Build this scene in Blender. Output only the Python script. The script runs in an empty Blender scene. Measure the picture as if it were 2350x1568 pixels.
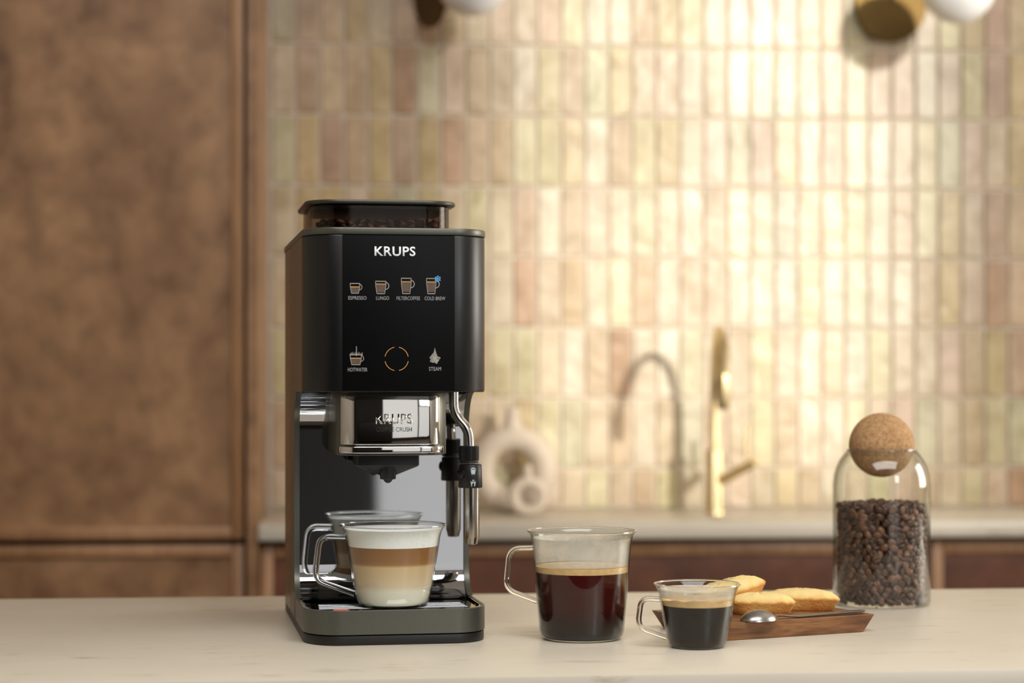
import bpy, bmesh, math, random
from mathutils import Vector, Matrix
random.seed(7)
PI = math.pi
S = bpy.context.scene
COL = S.collection
CT = 0.90                                   # worktop height

# ------------------------------------------------------------------ camera
cam = bpy.data.cameras.new('camera')
cam.sensor_width = 36.0
cam.lens = 73.53
cam.shift_y = 82 / 2350
cam.clip_start = 0.05
cam.dof.use_dof = True
cam.dof.focus_distance = 1.93
cam.dof.aperture_fstop = 3.9
cam_ob = bpy.data.objects.new('camera', cam)
COL.objects.link(cam_ob)
cam_ob.location = (0, 0, CT + 0.241)
cam_ob.rotation_euler = (PI / 2, 0, math.radians(-4.2))
S.camera = cam_ob

# ------------------------------------------------------------------ world, sun, windows, exposure
world = bpy.data.worlds.new('world')
S.world = world
world.use_nodes = True
bg = world.node_tree.nodes['Background']
bg.inputs[0].default_value = (0.75, 0.86, 1.0, 1)
bg.inputs[1].default_value = 0.6

def sun_dir(d):
    return Vector(d).to_track_quat('-Z', 'Y').to_euler()

sun = bpy.data.lights.new('sun', 'SUN')
sun.energy = 3.2
sun.angle = math.radians(2.8)
sun.color = (1.0, 0.93, 0.80)
sun_ob = bpy.data.objects.new('sun', sun)
COL.objects.link(sun_ob)
sun_ob.rotation_euler = sun_dir((-0.30, 1.0, -0.155))
sun_ob.location = (2, -4, 3)

def area(name, loc, direction, sx, sy, energy, color):
    l = bpy.data.lights.new(name, 'AREA')
    l.shape = 'RECTANGLE'
    l.size, l.size_y = sx, sy
    l.energy = energy
    l.color = color
    o = bpy.data.objects.new(name, l)
    COL.objects.link(o)
    o.location = loc
    o.rotation_euler = Vector(direction).to_track_quat('-Z', 'Y').to_euler()
    return o

area('daylight_front_window', (2.47, -2.12, 2.33), (0, 1, 0), 0.90, 1.12, 36, (0.97, 0.98, 1.0))
area('overhead_fill', (0.5, 0.7, 2.97), (0, 0.12, -1), 2.4, 1.8, 98, (1.0, 0.98, 0.95))  # overhead fill light added under the closed ceiling
area('daylight_side_window', (3.30, 2.75, 1.65), (-1, 0, 0), 1.2, 1.3, 55, (1.0, 0.93, 0.84))

S.view_settings.view_transform = 'Standard'
S.view_settings.look = 'None'
S.view_settings.exposure = 0.0
S.view_settings.gamma = 1.0
S.view_settings.use_curve_mapping = False
S.cycles.use_denoising = True
S.cycles.max_bounces = 14
S.cycles.transparent_max_bounces = 24
S.cycles.transmission_bounces = 12
S.cycles.sample_clamp_indirect = 6.0

# ------------------------------------------------------------------ materials
def lin(c):
    return tuple(((v / 255 / 12.92) if v / 255 <= 0.04045 else ((v / 255 + 0.055) / 1.055) ** 2.4) for v in c) + (1,)

def new_mat(name):
    m = bpy.data.materials.new(name)
    m.use_nodes = True
    return m, m.node_tree.nodes, m.node_tree.links, m.node_tree.nodes['Principled BSDF']

def plain(name, rgb, rough=0.5, metal=0.0, spec=0.5, noise=None, bump=None, coat=0.0, emit=None):
    """principled material with optional (scale, amount) colour noise and (scale, strength) bump"""
    m, n, l, b = new_mat(name)
    col = lin(rgb)
    b.inputs['Base Color'].default_value = col
    b.inputs['Roughness'].default_value = rough
    b.inputs['Metallic'].default_value = metal
    b.inputs['Specular IOR Level'].default_value = spec
    if coat:
        b.inputs['Coat Weight'].default_value = coat
        b.inputs['Coat Roughness'].default_value = 0.05
    if emit:
        b.inputs['Emission Color'].default_value = col
        b.inputs['Emission Strength'].default_value = emit
    tc = n.new('ShaderNodeTexCoord')
    if noise:
        t = n.new('ShaderNodeTexNoise')
        t.inputs['Scale'].default_value = noise[0]
        t.inputs['Detail'].default_value = 4
        l.new(tc.outputs['Object'], t.inputs['Vector'])
        r = n.new('ShaderNodeValToRGB')
        k = noise[1]
        r.color_ramp.elements[0].position = 0.3
        r.color_ramp.elements[1].position = 0.7
        r.color_ramp.elements[0].color = tuple(v * (1 - k) for v in col[:3]) + (1,)
        r.color_ramp.elements[1].color = tuple(min(1, v * (1 + k)) for v in col[:3]) + (1,)
        l.new(t.outputs['Fac'], r.inputs['Fac'])
        l.new(r.outputs['Color'], b.inputs['Base Color'])
    if bump:
        t = n.new('ShaderNodeTexNoise')
        t.inputs['Scale'].default_value = bump[0]
        t.inputs['Detail'].default_value = 3
        l.new(tc.outputs['Object'], t.inputs['Vector'])
        bp = n.new('ShaderNodeBump')
        bp.inputs['Strength'].default_value = bump[1]
        bp.inputs['Distance'].default_value = 0.002
        l.new(t.outputs['Fac'], bp.inputs['Height'])
        l.new(bp.outputs['Normal'], b.inputs['Normal'])
    return m

def wood(name, dark, mid, light, rough=0.45, scale=(3, 3, 1.2), distort=3.0, grain=(40, 40, 3)):
    m, n, l, b = new_mat(name)
    tc = n.new('ShaderNodeTexCoord')
    mp = n.new('ShaderNodeMapping')
    mp.inputs['Scale'].default_value = scale
    l.new(tc.outputs['Object'], mp.inputs['Vector'])
    t = n.new('ShaderNodeTexNoise')
    t.inputs['Scale'].default_value = 1.6
    t.inputs['Detail'].default_value = 5
    t.inputs['Distortion'].default_value = distort
    l.new(mp.outputs['Vector'], t.inputs['Vector'])
    r = n.new('ShaderNodeValToRGB')
    r.color_ramp.elements[0].position = 0.25
    r.color_ramp.elements[1].position = 0.78
    r.color_ramp.elements[0].color = lin(dark)
    r.color_ramp.elements[1].color = lin(light)
    e = r.color_ramp.elements.new(0.5)
    e.color = lin(mid)
    l.new(t.outputs['Fac'], r.inputs['Fac'])
    mg = n.new('ShaderNodeMapping')
    mg.inputs['Scale'].default_value = grain
    l.new(tc.outputs['Object'], mg.inputs['Vector'])
    g = n.new('ShaderNodeTexNoise')
    g.inputs['Scale'].default_value = 4
    g.inputs['Detail'].default_value = 6
    l.new(mg.outputs['Vector'], g.inputs['Vector'])
    gr = n.new('ShaderNodeValToRGB')
    gr.color_ramp.elements[0].position = 0.35
    gr.color_ramp.elements[0].color = (0.72, 0.7, 0.68, 1)
    gr.color_ramp.elements[1].position = 0.6
    gr.color_ramp.elements[1].color = (1, 1, 1, 1)
    l.new(g.outputs['Fac'], gr.inputs['Fac'])
    mx = n.new('ShaderNodeMix')
    mx.data_type = 'RGBA'
    mx.blend_type = 'MULTIPLY'
    mx.inputs['Factor'].default_value = 1
    l.new(r.outputs['Color'], mx.inputs['A'])
    l.new(gr.outputs['Color'], mx.inputs['B'])
    l.new(mx.outputs['Result'], b.inputs['Base Color'])
    b.inputs['Roughness'].default_value = rough
    return m

def thin_glass(name, tint=(0.97, 0.98, 0.97), edge=(0.55, 0.57, 0.55), refl=1.0, rough=0.0, base=0.026):
    """thin wall glass: tinted transparency that thickens towards grazing view, plus mirror reflection"""
    m, n, l, b = new_mat(name)
    n.remove(b)
    out = n['Material Output']
    lw = n.new('ShaderNodeLayerWeight')
    lw.inputs['Blend'].default_value = 0.5
    p = n.new('ShaderNodeMath'); p.operation = 'POWER'; p.inputs[1].default_value = 4.0
    l.new(lw.outputs['Facing'], p.inputs[0])
    mul = n.new('ShaderNodeMath'); mul.operation = 'MULTIPLY_ADD'
    mul.inputs[1].default_value = 0.75 * refl
    mul.inputs[2].default_value = base * refl
    l.new(p.outputs[0], mul.inputs[0])
    p2 = n.new('ShaderNodeMath'); p2.operation = 'POWER'; p2.inputs[1].default_value = 5.0
    l.new(lw.outputs['Facing'], p2.inputs[0])
    cm = n.new('ShaderNodeMix'); cm.data_type = 'RGBA'
    cm.inputs['A'].default_value = tint + (1,)
    cm.inputs['B'].default_value = edge + (1,)
    l.new(p2.outputs[0], cm.inputs['Factor'])
    tr = n.new('ShaderNodeBsdfTransparent')
    l.new(cm.outputs['Result'], tr.inputs['Color'])
    gl = n.new('ShaderNodeBsdfGlossy')
    gl.inputs['Roughness'].default_value = rough
    mix = n.new('ShaderNodeMixShader')
    l.new(mul.outputs[0], mix.inputs['Fac'])
    l.new(tr.outputs[0], mix.inputs[1])
    l.new(gl.outputs[0], mix.inputs[2])
    l.new(mix.outputs[0], out.inputs['Surface'])
    return m

def solid_glass(name):
    m, n, l, b = new_mat(name)
    b.inputs['Transmission Weight'].default_value = 1.0
    b.inputs['Roughness'].default_value = 0.0
    b.inputs['IOR'].default_value = 1.46
    b.inputs['Base Color'].default_value = (0.97, 0.985, 0.975, 1)
    return m

def film(name, rgb, fac, noise_scale):
    """thin droplets film: mostly clear, partly scattering"""
    m, n, l, b = new_mat(name)
    out = n['Material Output']
    b.inputs['Base Color'].default_value = lin(rgb)
    b.inputs['Roughness'].default_value = 0.6
    tr = n.new('ShaderNodeBsdfTransparent')
    tc = n.new('ShaderNodeTexCoord')
    t = n.new('ShaderNodeTexNoise')
    t.inputs['Scale'].default_value = noise_scale
    t.inputs['Detail'].default_value = 5
    l.new(tc.outputs['Object'], t.inputs['Vector'])
    mr = n.new('ShaderNodeMapRange')
    mr.inputs['From Min'].default_value = 0.3
    mr.inputs['From Max'].default_value = 0.7
    mr.inputs['To Min'].default_value = fac * 0.65
    mr.inputs['To Max'].default_value = fac * 1.25
    l.new(t.outputs['Fac'], mr.inputs['Value'])
    mix = n.new('ShaderNodeMixShader')
    l.new(mr.outputs[0], mix.inputs['Fac'])
    l.new(tr.outputs[0], mix.inputs[1])
    l.new(b.outputs[0], mix.inputs[2])
    l.new(mix.outputs[0], out.inputs['Surface'])
    return m

def tile_material():
    """glaze colour from the tile's own object colour, clouded per tile"""
    m, n, l, b = new_mat('zellige_glaze')
    oi = n.new('ShaderNodeObjectInfo')
    tc = n.new('ShaderNodeTexCoord')
    add = n.new('ShaderNodeVectorMath'); add.operation = 'ADD'
    sc = n.new('ShaderNodeMath'); sc.operation = 'MULTIPLY'; sc.inputs[1].default_value = 37.0
    l.new(oi.outputs['Random'], sc.inputs[0])
    l.new(tc.outputs['Object'], add.inputs[0])
    l.new(sc.outputs[0], add.inputs[1])
    t = n.new('ShaderNodeTexNoise')
    t.inputs['Scale'].default_value = 22
    t.inputs['Detail'].default_value = 3
    t.inputs['Distortion'].default_value = 0.6
    l.new(add.outputs[0], t.inputs['Vector'])
    r = n.new('ShaderNodeValToRGB')
    r.color_ramp.elements[0].position = 0.3
    r.color_ramp.elements[0].color = (0.62, 0.55, 0.43, 1)
    r.color_ramp.elements[1].position = 0.62
    r.color_ramp.elements[1].color = (1.0, 1.0, 1.0, 1)
    l.new(t.outputs['Fac'], r.inputs['Fac'])
    mx = n.new('ShaderNodeMix'); mx.data_type = 'RGBA'; mx.blend_type = 'MULTIPLY'
    mx.inputs['Factor'].default_value = 0.75
    l.new(oi.outputs['Color'], mx.inputs['A'])
    l.new(r.outputs['Color'], mx.inputs['B'])
    l.new(mx.outputs['Result'], b.inputs['Base Color'])
    b.inputs['Roughness'].default_value = 0.32
    bp = n.new('ShaderNodeBump')
    bp.inputs['Strength'].default_value = 0.35
    bp.inputs['Distance'].default_value = 0.004
    l.new(t.outputs['Fac'], bp.inputs['Height'])
    l.new(bp.outputs['Normal'], b.inputs['Normal'])
    return m

def stone_material(name, base, vein):
    m, n, l, b = new_mat(name)
    tc = n.new('ShaderNodeTexCoord')
    mp = n.new('ShaderNodeMapping')
    mp.inputs['Scale'].default_value = (5, 26, 26)
    l.new(tc.outputs['Object'], mp.inputs['Vector'])
    t = n.new('ShaderNodeTexNoise')
    t.inputs['Scale'].default_value = 2.2
    t.inputs['Detail'].default_value = 8
    t.inputs['Roughness'].default_value = 0.65
    l.new(mp.outputs['Vector'], t.inputs['Vector'])
    r = n.new('ShaderNodeValToRGB')
    r.color_ramp.elements[0].position = 0.29
    r.color_ramp.elements[0].color = lin(vein)
    r.color_ramp.elements[1].position = 0.40
    r.color_ramp.elements[1].color = lin(base)
    l.new(t.outputs['Fac'], r.inputs['Fac'])
    t2 = n.new('ShaderNodeTexNoise')
    t2.inputs['Scale'].default_value = 6
    t2.inputs['Detail'].default_value = 3
    l.new(tc.outputs['Object'], t2.inputs['Vector'])
    r2 = n.new('ShaderNodeValToRGB')
    r2.color_ramp.elements[0].position = 0.3
    r2.color_ramp.elements[0].color = (0.92, 0.91, 0.9, 1)
    r2.color_ramp.elements[1].position = 0.7
    l.new(t2.outputs['Fac'], r2.inputs['Fac'])
    mx = n.new('ShaderNodeMix'); mx.data_type = 'RGBA'; mx.blend_type = 'MULTIPLY'
    mx.inputs['Factor'].default_value = 1
    l.new(r.outputs['Color'], mx.inputs['A'])
    l.new(r2.outputs['Color'], mx.inputs['B'])
    l.new(mx.outputs['Result'], b.inputs['Base Color'])
    b.inputs['Roughness'].default_value = 0.34
    t3 = n.new('ShaderNodeTexNoise')
    t3.inputs['Scale'].default_value = 420
    l.new(tc.outputs['Object'], t3.inputs['Vector'])
    bp = n.new('ShaderNodeBump')
    bp.inputs['Strength'].default_value = 0.12
    bp.inputs['Distance'].default_value = 0.001
    l.new(t3.outputs['Fac'], bp.inputs['Height'])
    l.new(bp.outputs['Normal'], b.inputs['Normal'])
    return m

def ramp_z(name, stops, rough=0.4, noise=0.0, trans=0.0):
    """colour bands along object Z (metres) for a layered drink"""
    m, n, l, b = new_mat(name)
    tc = n.new('ShaderNodeTexCoord')
    sp = n.new('ShaderNodeSeparateXYZ')
    l.new(tc.outputs['Object'], sp.inputs[0])
    z0, z1 = stops[0][0], stops[-1][0]
    mr = n.new('ShaderNodeMapRange')
    mr.inputs['From Min'].default_value = z0
    mr.inputs['From Max'].default_value = z1
    l.new(sp.outputs['Z'], mr.inputs['Value'])
    r = n.new('ShaderNodeValToRGB')
    cr = r.color_ramp
    cr.elements[0].color = lin(stops[0][1])
    cr.elements[1].color = lin(stops[-1][1])
    for z, c in stops[1:-1]:
        e = cr.elements.new((z - z0) / (z1 - z0))
        e.color = lin(c)
    l.new(mr.outputs[0], r.inputs['Fac'])
    l.new(r.outputs['Color'], b.inputs['Base Color'])
    b.inputs['Roughness'].default_value = rough
    b.inputs['Specular IOR Level'].default_value = 0.15
    b.inputs['Subsurface Weight'].default_value = trans
    b.inputs['Subsurface Radius'].default_value = (0.004, 0.003, 0.002)
    return m

def cork_material():
    m, n, l, b = new_mat('cork')
    tc = n.new('ShaderNodeTexCoord')
    v = n.new('ShaderNodeTexVoronoi')
    v.inputs['Scale'].default_value = 420
    l.new(tc.outputs['Object'], v.inputs['Vector'])
    r = n.new('ShaderNodeValToRGB')
    r.color_ramp.elements[0].color = lin((158, 118, 78))
    r.color_ramp.elements[1].color = lin((200, 160, 114))
    l.new(v.outputs['Color'], r.inputs['Fac'])
    t = n.new('ShaderNodeTexNoise')
    t.inputs['Scale'].default_value = 520
    t.inputs['Detail'].default_value = 2
    l.new(tc.outputs['Object'], t.inputs['Vector'])
    r2 = n.new('ShaderNodeValToRGB')
    r2.color_ramp.elements[0].position = 0.30
    r2.color_ramp.elements[0].color = (0.5, 0.42, 0.32, 1)
    r2.color_ramp.elements[1].position = 0.42
    l.new(t.outputs['Fac'], r2.inputs['Fac'])
    mx = n.new('ShaderNodeMix'); mx.data_type = 'RGBA'; mx.blend_type = 'MULTIPLY'
    mx.inputs['Factor'].default_value = 1
    l.new(r.outputs['Color'], mx.inputs['A'])
    l.new(r2.outputs['Color'], mx.inputs['B'])
    l.new(mx.outputs['Result'], b.inputs['Base Color'])
    b.inputs['Roughness'].default_value = 0.85
    return m

def cookie_material():
    """pale crumb on the upward faces, baked gold on the flanks: driven by the biscuit's own (object) normal height"""
    m, n, l, b = new_mat('biscuit')
    tc = n.new('ShaderNodeTexCoord')
    at = n.new('ShaderNodeAttribute')
    at.attribute_name = 'bake'
    r = n.new('ShaderNodeValToRGB')
    r.color_ramp.elements[0].color = lin((240, 214, 146))
    r.color_ramp.elements[1].color = lin((184, 116, 48))
    e = r.color_ramp.elements.new(0.45)
    e.color = lin((226, 180, 100))
    t = n.new('ShaderNodeTexNoise')
    t.inputs['Scale'].default_value = 90
    t.inputs['Detail'].default_value = 5
    l.new(tc.outputs['Object'], t.inputs['Vector'])
    ma = n.new('ShaderNodeMath'); ma.operation = 'MULTIPLY_ADD'
    ma.inputs[1].default_value = 0.5
    l.new(t.outputs['Fac'], ma.inputs[0])
    sb = n.new('ShaderNodeMath'); sb.operation = 'SUBTRACT'; sb.inputs[1].default_value = 0.25
    l.new(at.outputs['Fac'], ma.inputs[2])
    l.new(ma.outputs[0], sb.inputs[0])
    l.new(sb.outputs[0], r.inputs['Fac'])
    l.new(r.outputs['Color'], b.inputs['Base Color'])
    b.inputs['Roughness'].default_value = 0.7
    t2 = n.new('ShaderNodeTexNoise')
    t2.inputs['Scale'].default_value = 420
    l.new(tc.outputs['Object'], t2.inputs['Vector'])
    bp = n.new('ShaderNodeBump')
    bp.inputs['Strength'].default_value = 0.5
    bp.inputs['Distance'].default_value = 0.0015
    l.new(t2.outputs['Fac'], bp.inputs['Height'])
    l.new(bp.outputs['Normal'], b.inputs['Normal'])
    return m

M = {}
M['tile'] = tile_material()
M['grout'] = plain('grout', (216, 204, 186), 0.9, noise=(30, 0.06))
M['cabinet'] = wood('burl_veneer', (114, 82, 56), (158, 120, 86), (188, 148, 110), 0.42, (2.2, 2.2, 1.6), 2.4, (6, 6, 6))
M['panel_red_shaded'] = wood('shaded_red_brown_veneer', (84, 50, 34), (108, 66, 44), (126, 80, 54), 0.45, (2.2, 2.2, 1.6), 1.6, (6, 6, 6))  # red-brown stain, with the shade below the worktop put into its colour
M['cabinet_dark'] = plain('cabinet_gap', (38, 26, 18), 0.8, noise=(20, 0.1))
M['frame_wood'] = wood('frame_veneer', (150, 110, 76), (172, 130, 92), (190, 146, 106), 0.4, (2, 2, 1), 1.0, (60, 60, 3))
M['stone'] = stone_material('worktop_stone', (212, 204, 188), (168, 154, 130))
M['plaster'] = plain('plaster', (196, 186, 172), 0.9, noise=(3, 0.05))
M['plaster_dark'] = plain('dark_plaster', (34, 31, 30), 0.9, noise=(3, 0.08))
M['ceiling'] = plain('ceiling_paint', (225, 220, 212), 0.9, noise=(2, 0.03))
M['floor'] = wood('floor_boards', (50, 36, 26), (66, 48, 34), (82, 60, 42), 0.5, (1, 4, 1), 1.0, (4, 40, 4))
M['white_paint'] = plain('white_paint', (235, 232, 226), 0.5, noise=(4, 0.02))
M['blind'] = plain('glowing_blind_fabric', (214, 214, 214), 0.9, noise=(60, 0.03), emit=0.85)  # cloth emits by itself, standing in for daylight behind it
M['brass'] = plain('brushed_brass', (226, 208, 164), 0.28, 1.0, noise=(90, 0.05))
M['brass_dark'] = plain('aged_brass', (92, 74, 44), 0.4, 1.0, noise=(60, 0.08))
M['opal'] = plain('opal_glass', (240, 241, 242), 0.25, noise=(8, 0.01))
M['ceramic'] = plain('matt_ceramic', (204, 190, 172), 0.85, noise=(40, 0.05), bump=(160, 0.2))
M['olive'] = plain('olive_metallic', (94, 95, 87), 0.38, 0.65, noise=(500, 0.05))
M['olive_dark'] = plain('olive_black_plastic', (70, 68, 60), 0.38, 0.6, noise=(500, 0.05))  # olive-black of the hopper lid itself
M['side'] = plain('side_panel_metallic', (100, 90, 78), 0.35, 0.6, noise=(400, 0.04))
M['tank'] = plain('tank_plastic', (74, 58, 46), 0.25, 0.2, noise=(400, 0.03))
M['black'] = plain('black_satin', (13, 13, 14), 0.36, 0.0, 0.45, noise=(600, 0.15))
M['display'] = plain('black_display', (4, 4, 5), 0.5, 0.0, 0.12, noise=(600, 0.1))
M['black_soft'] = plain('black_plastic', (24, 23, 22), 0.45, 0.0, 0.4, noise=(500, 0.1))
M['chrome'] = plain('chrome', (212, 212, 210), 0.035, 1.0, noise=(3, 0.01))
M['steel_mirror'] = plain('mirror_steel', (178, 180, 184), 0.03, 1.0, noise=(3, 0.02))
M['steel'] = plain('brushed_steel', (176, 172, 166), 0.2, 1.0, noise=(300, 0.08))
M['slat'] = plain('dark_steel', (132, 134, 138), 0.18, 1.0, noise=(300, 0.05))
M['spoon'] = plain('satin_steel', (168, 166, 164), 0.3, 1.0, noise=(400, 0.08))
M['smoke'] = thin_glass('smoked_plastic', (0.74, 0.68, 0.64), (0.3, 0.27, 0.25), 0.6)
M['thin'] = thin_glass('clear_thin_glass')
M['jar'] = thin_glass('jar_glass', (0.97, 0.975, 0.96), (0.5, 0.52, 0.46), 1.3)
M['glass'] = solid_glass('clear_glass')
M['pane'] = thin_glass('window_pane')
M['white_ink'] = plain('white_ink', (225, 228, 232), 0.5, emit=0.35, noise=(50, 0.01))
M['grey_ink'] = plain('grey_ink', (150, 150, 152), 0.5, emit=0.25, noise=(50, 0.01))
M['pale_ink'] = plain('pale_blue_ink', (190, 206, 214), 0.5, noise=(50, 0.01))
M['dark_ink'] = plain('dark_ink', (40, 42, 46), 0.5, noise=(50, 0.02))
M['icon_glass'] = plain('icon_glass', (150, 146, 138), 0.5, emit=0.25, noise=(50, 0.02))
M['icon_brown'] = plain('icon_coffee', (84, 68, 56), 0.5, emit=0.2, noise=(300, 0.2))
M['icon_crema'] = plain('icon_crema', (200, 146, 70), 0.5, emit=0.25, noise=(300, 0.1))
M['icon_blue'] = plain('icon_blue', (70, 150, 205), 0.5, emit=0.5, noise=(50, 0.02))
M['icon_gold'] = plain('icon_gold', (206, 152, 74), 0.5, emit=0.5, noise=(50, 0.02))
M['icon_steam'] = film('icon_steam', (196, 192, 182), 0.55, 500)
M['red_float'] = plain('red_plastic', (206, 96, 74), 0.4, noise=(80, 0.04))
M['coffee'] = ramp_z('black_coffee', [(0.0, (26, 24, 23)), (0.012, (34, 24, 22)), (0.028, (56, 14, 12)), (0.06, (66, 14, 12))], 0.25)
M['espresso'] = ramp_z('espresso', [(0.0, (40, 14, 8)), (0.012, (20, 12, 9)), (0.045, (18, 10, 8))], 0.15)
M['crema'] = plain('crema', (222, 184, 128), 0.6, noise=(140, 0.14), bump=(180, 0.4))
M['latte'] = ramp_z('latte_layers', [(0.0, (238, 234, 218)), (0.0125, (240, 234, 216)), (0.0165, (226, 206, 172)), (0.028, (218, 192, 152)),
                                    (0.0345, (216, 186, 142)), (0.0365, (158, 108, 60)), (0.0400, (150, 98, 52)), (0.0512, (142, 90, 46)), (0.0520, (244, 244, 238)), (0.08, (246, 246, 242))], 0.35, trans=0.15)
M['foam'] = plain('milk_foam', (250, 251, 250), 0.6, noise=(300, 0.02), bump=(300, 0.25))
M['mist'] = film('condensation', (232, 226, 216), 0.42, 55)
M['cork'] = cork_material()
M['biscuit'] = cookie_material()
M['bean'] = plain('roasted_bean', (84, 58, 46), 0.32, 0.0, 0.5, noise=(160, 0.35))
M['bean_pale'] = plain('medium_roasted_bean', (112, 76, 56), 0.34, 0.0, 0.5, noise=(160, 0.3))
M['crease'] = plain('bean_crease', (42, 26, 18), 0.7, noise=(200, 0.2))
M['board'] = wood('walnut', (80, 50, 30), (128, 86, 52), (164, 116, 72), 0.5, (8, 40, 40), 1.2, (14, 160, 160))

# ------------------------------------------------------------------ mesh helpers
def link(name, mesh, mat, parent=None):
    o = bpy.data.objects.new(name, mesh)
    COL.objects.link(o)
    if mat is not None:
        mats = mat if isinstance(mat, (list, tuple)) else [mat]
        for mm in mats:
            mesh.materials.append(M[mm] if isinstance(mm, str) else mm)
    if parent:
        o.parent = parent
    return o

def tag(o, label=None, cat=None, group=None, kind=None):
    if label: o['label'] = label
    if cat: o['category'] = cat
    if group: o['group'] = group
    if kind: o['kind'] = kind
    return o

def empty(name, loc, rz=0, label=None, cat=None, group=None, kind=None):
    o = bpy.data.objects.new(name, None)
    o.empty_display_size = 0.05
    COL.objects.link(o)
    o.location = loc
    o.rotation_euler = (0, 0, rz)
    return tag(o, label, cat, group, kind)

def to_mesh(bm, name, smooth=None):
    bmesh.ops.recalc_face_normals(bm, faces=bm.faces)
    me = bpy.data.meshes.new(name)
    bm.to_mesh(me)
    bm.free()
    if smooth is not None:
        set_smooth(me, smooth)
    return me

def set_smooth(me, angle):
    for p in me.polygons:
        p.use_smooth = True
    try:
        me.set_sharp_from_angle(angle=math.radians(angle))
    except Exception:
        pass

def box_bm(x0, x1, y0, y1, z0, z1, bevel=0.0, seg=2, bm=None):
    bm2 = bmesh.new()
    bmesh.ops.create_cube(bm2, size=1)
    for v in bm2.verts:
        v.co = Vector(((x0 + x1) / 2 + v.co.x * (x1 - x0), (y0 + y1) / 2 + v.co.y * (y1 - y0), (z0 + z1) / 2 + v.co.z * (z1 - z0)))
    if bevel:
        bmesh.ops.bevel(bm2, geom=bm2.edges[:], offset=bevel, segments=seg, affect='EDGES', profile=0.5)
    if bm is None:
        return bm2
    me = bpy.data.meshes.new('t'); bm2.to_mesh(me); bm2.free(); bm.from_mesh(me); bpy.data.meshes.remove(me)
    return bm

def box(name, dims, mat, parent=None, bevel=0.0, seg=2):
    bm = box_bm(*dims, bevel=bevel, seg=seg)
    return link(name, to_mesh(bm, name, 40 if bevel else None), mat, parent)

def prism_bm(outline, z0, z1, bevel=0.0, seg=2):
    """vertical prism of a CCW plan outline; bevel rounds top and bottom rims"""
    bm = bmesh.new()
    rings = []
    prof = []
    if bevel:
        for i in range(seg + 1):
            a = PI / 2 * i / seg
            prof.append((bevel * (1 - math.sin(a)), z0 + bevel * (1 - math.cos(a))))
        for i in range(seg + 1):
            a = PI / 2 * i / seg
            prof.append((bevel * (1 - math.cos(a)), z1 - bevel * (1 - math.sin(a))))
    else:
        prof = [(0, z0), (0, z1)]
    for off, z in prof:
        pts = inset(outline, off) if off > 1e-9 else outline
        rings.append([bm.verts.new((x, y, z)) for x, y in pts])
    n = len(outline)
    for a, b in zip(rings[:-1], rings[1:]):
        for i in range(n):
            bm.faces.new((a[i], a[(i + 1) % n], b[(i + 1) % n], b[i]))
    bm.faces.new(rings[-1])
    bm.faces.new(list(reversed(rings[0])))
    return bm

def inset(outline, d):
    n = len(outline)
    out = []
    for i in range(n):
        p0, p1, p2 = Vector(outline[i - 1]), Vector(outline[i]), Vector(outline[(i + 1) % n])
        e1 = (p1 - p0); e2 = (p2 - p1)
        if e1.length < 1e-9: e1 = e2
        if e2.length < 1e-9: e2 = e1
        n1 = Vector((-e1.y, e1.x)).normalized(); n2 = Vector((-e2.y, e2.x)).normalized()
        nn = (n1 + n2)
        nn = nn.normalized() if nn.length > 1e-6 else n1
        k = d / max(0.5, nn.dot(n1))
        out.append((p1.x + nn.x * k, p1.y + nn.y * k))
    return out

def plan(half, y0, y1, a=0.03, b=0.03, back=0.008, cx=0.0, seg=10):
    """CCW plan outline: elliptical front corners (a wide, b deep), small rear corners"""
    pts = []
    for i in range(seg + 1):                       # front-left to front
        t = PI / 2 * i / seg
        pts.append((cx - half + a * (1 - math.sin(t)) if False else cx - half + a - a * math.cos(t), y0 + b - b * math.sin(t)))
    for i in range(seg + 1):                       # front-right
        t = PI / 2 * i / seg
        pts.append((cx + half - a + a * math.sin(t), y0 + b - b * math.cos(t)))
    m = 4
    for i in range(m + 1):
        t = PI / 2 * i / m
        pts.append((cx + half - back + back * math.cos(t), y1 - back + back * math.sin(t)))
    for i in range(m + 1):
        t = PI / 2 * i / m
        pts.append((cx - half + back - back * math.sin(t), y1 - back + back * math.cos(t)))
    return pts

def prism(name, outline, z0, z1, mat, parent=None, bevel=0.0, seg=2, angle=35):
    return link(name, to_mesh(prism_bm(outline, z0, z1, bevel, seg), name, angle), mat, parent)

def lathe_mesh(name, prof, seg=64, closed=False, cap0=False, cap1=False, angle=50):
    bm = bmesh.new()
    rings = []
    for r, z in prof:
        if r < 1e-6:
            rings.append([bm.verts.new((0, 0, z))])
        else:
            rings.append([bm.verts.new((r * math.cos(2 * PI * i / seg), r * math.sin(2 * PI * i / seg), z)) for i in range(seg)])
    pairs = list(zip(rings[:-1], rings[1:]))
    if closed:
        pairs.append((rings[-1], rings[0]))
    for a, b in pairs:
        for i in range(seg):
            j = (i + 1) % seg
            if len(a) == 1 and len(b) == 1:
                continue
            if len(a) == 1:
                bm.faces.new((a[0], b[j], b[i]))
            elif len(b) == 1:
                bm.faces.new((a[i], a[j], b[0]))
            else:
                bm.faces.new((a[i], a[j], b[j], b[i]))
    if cap0 and len(rings[0]) > 1: bm.faces.new(list(reversed(rings[0])))
    if cap1 and len(rings[-1]) > 1: bm.faces.new(rings[-1])
    return to_mesh(bm, name, angle)

def lathe(name, prof, mat, parent=None, **k):
    return link(name, lathe_mesh(name, prof, **k), mat, parent)

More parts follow.
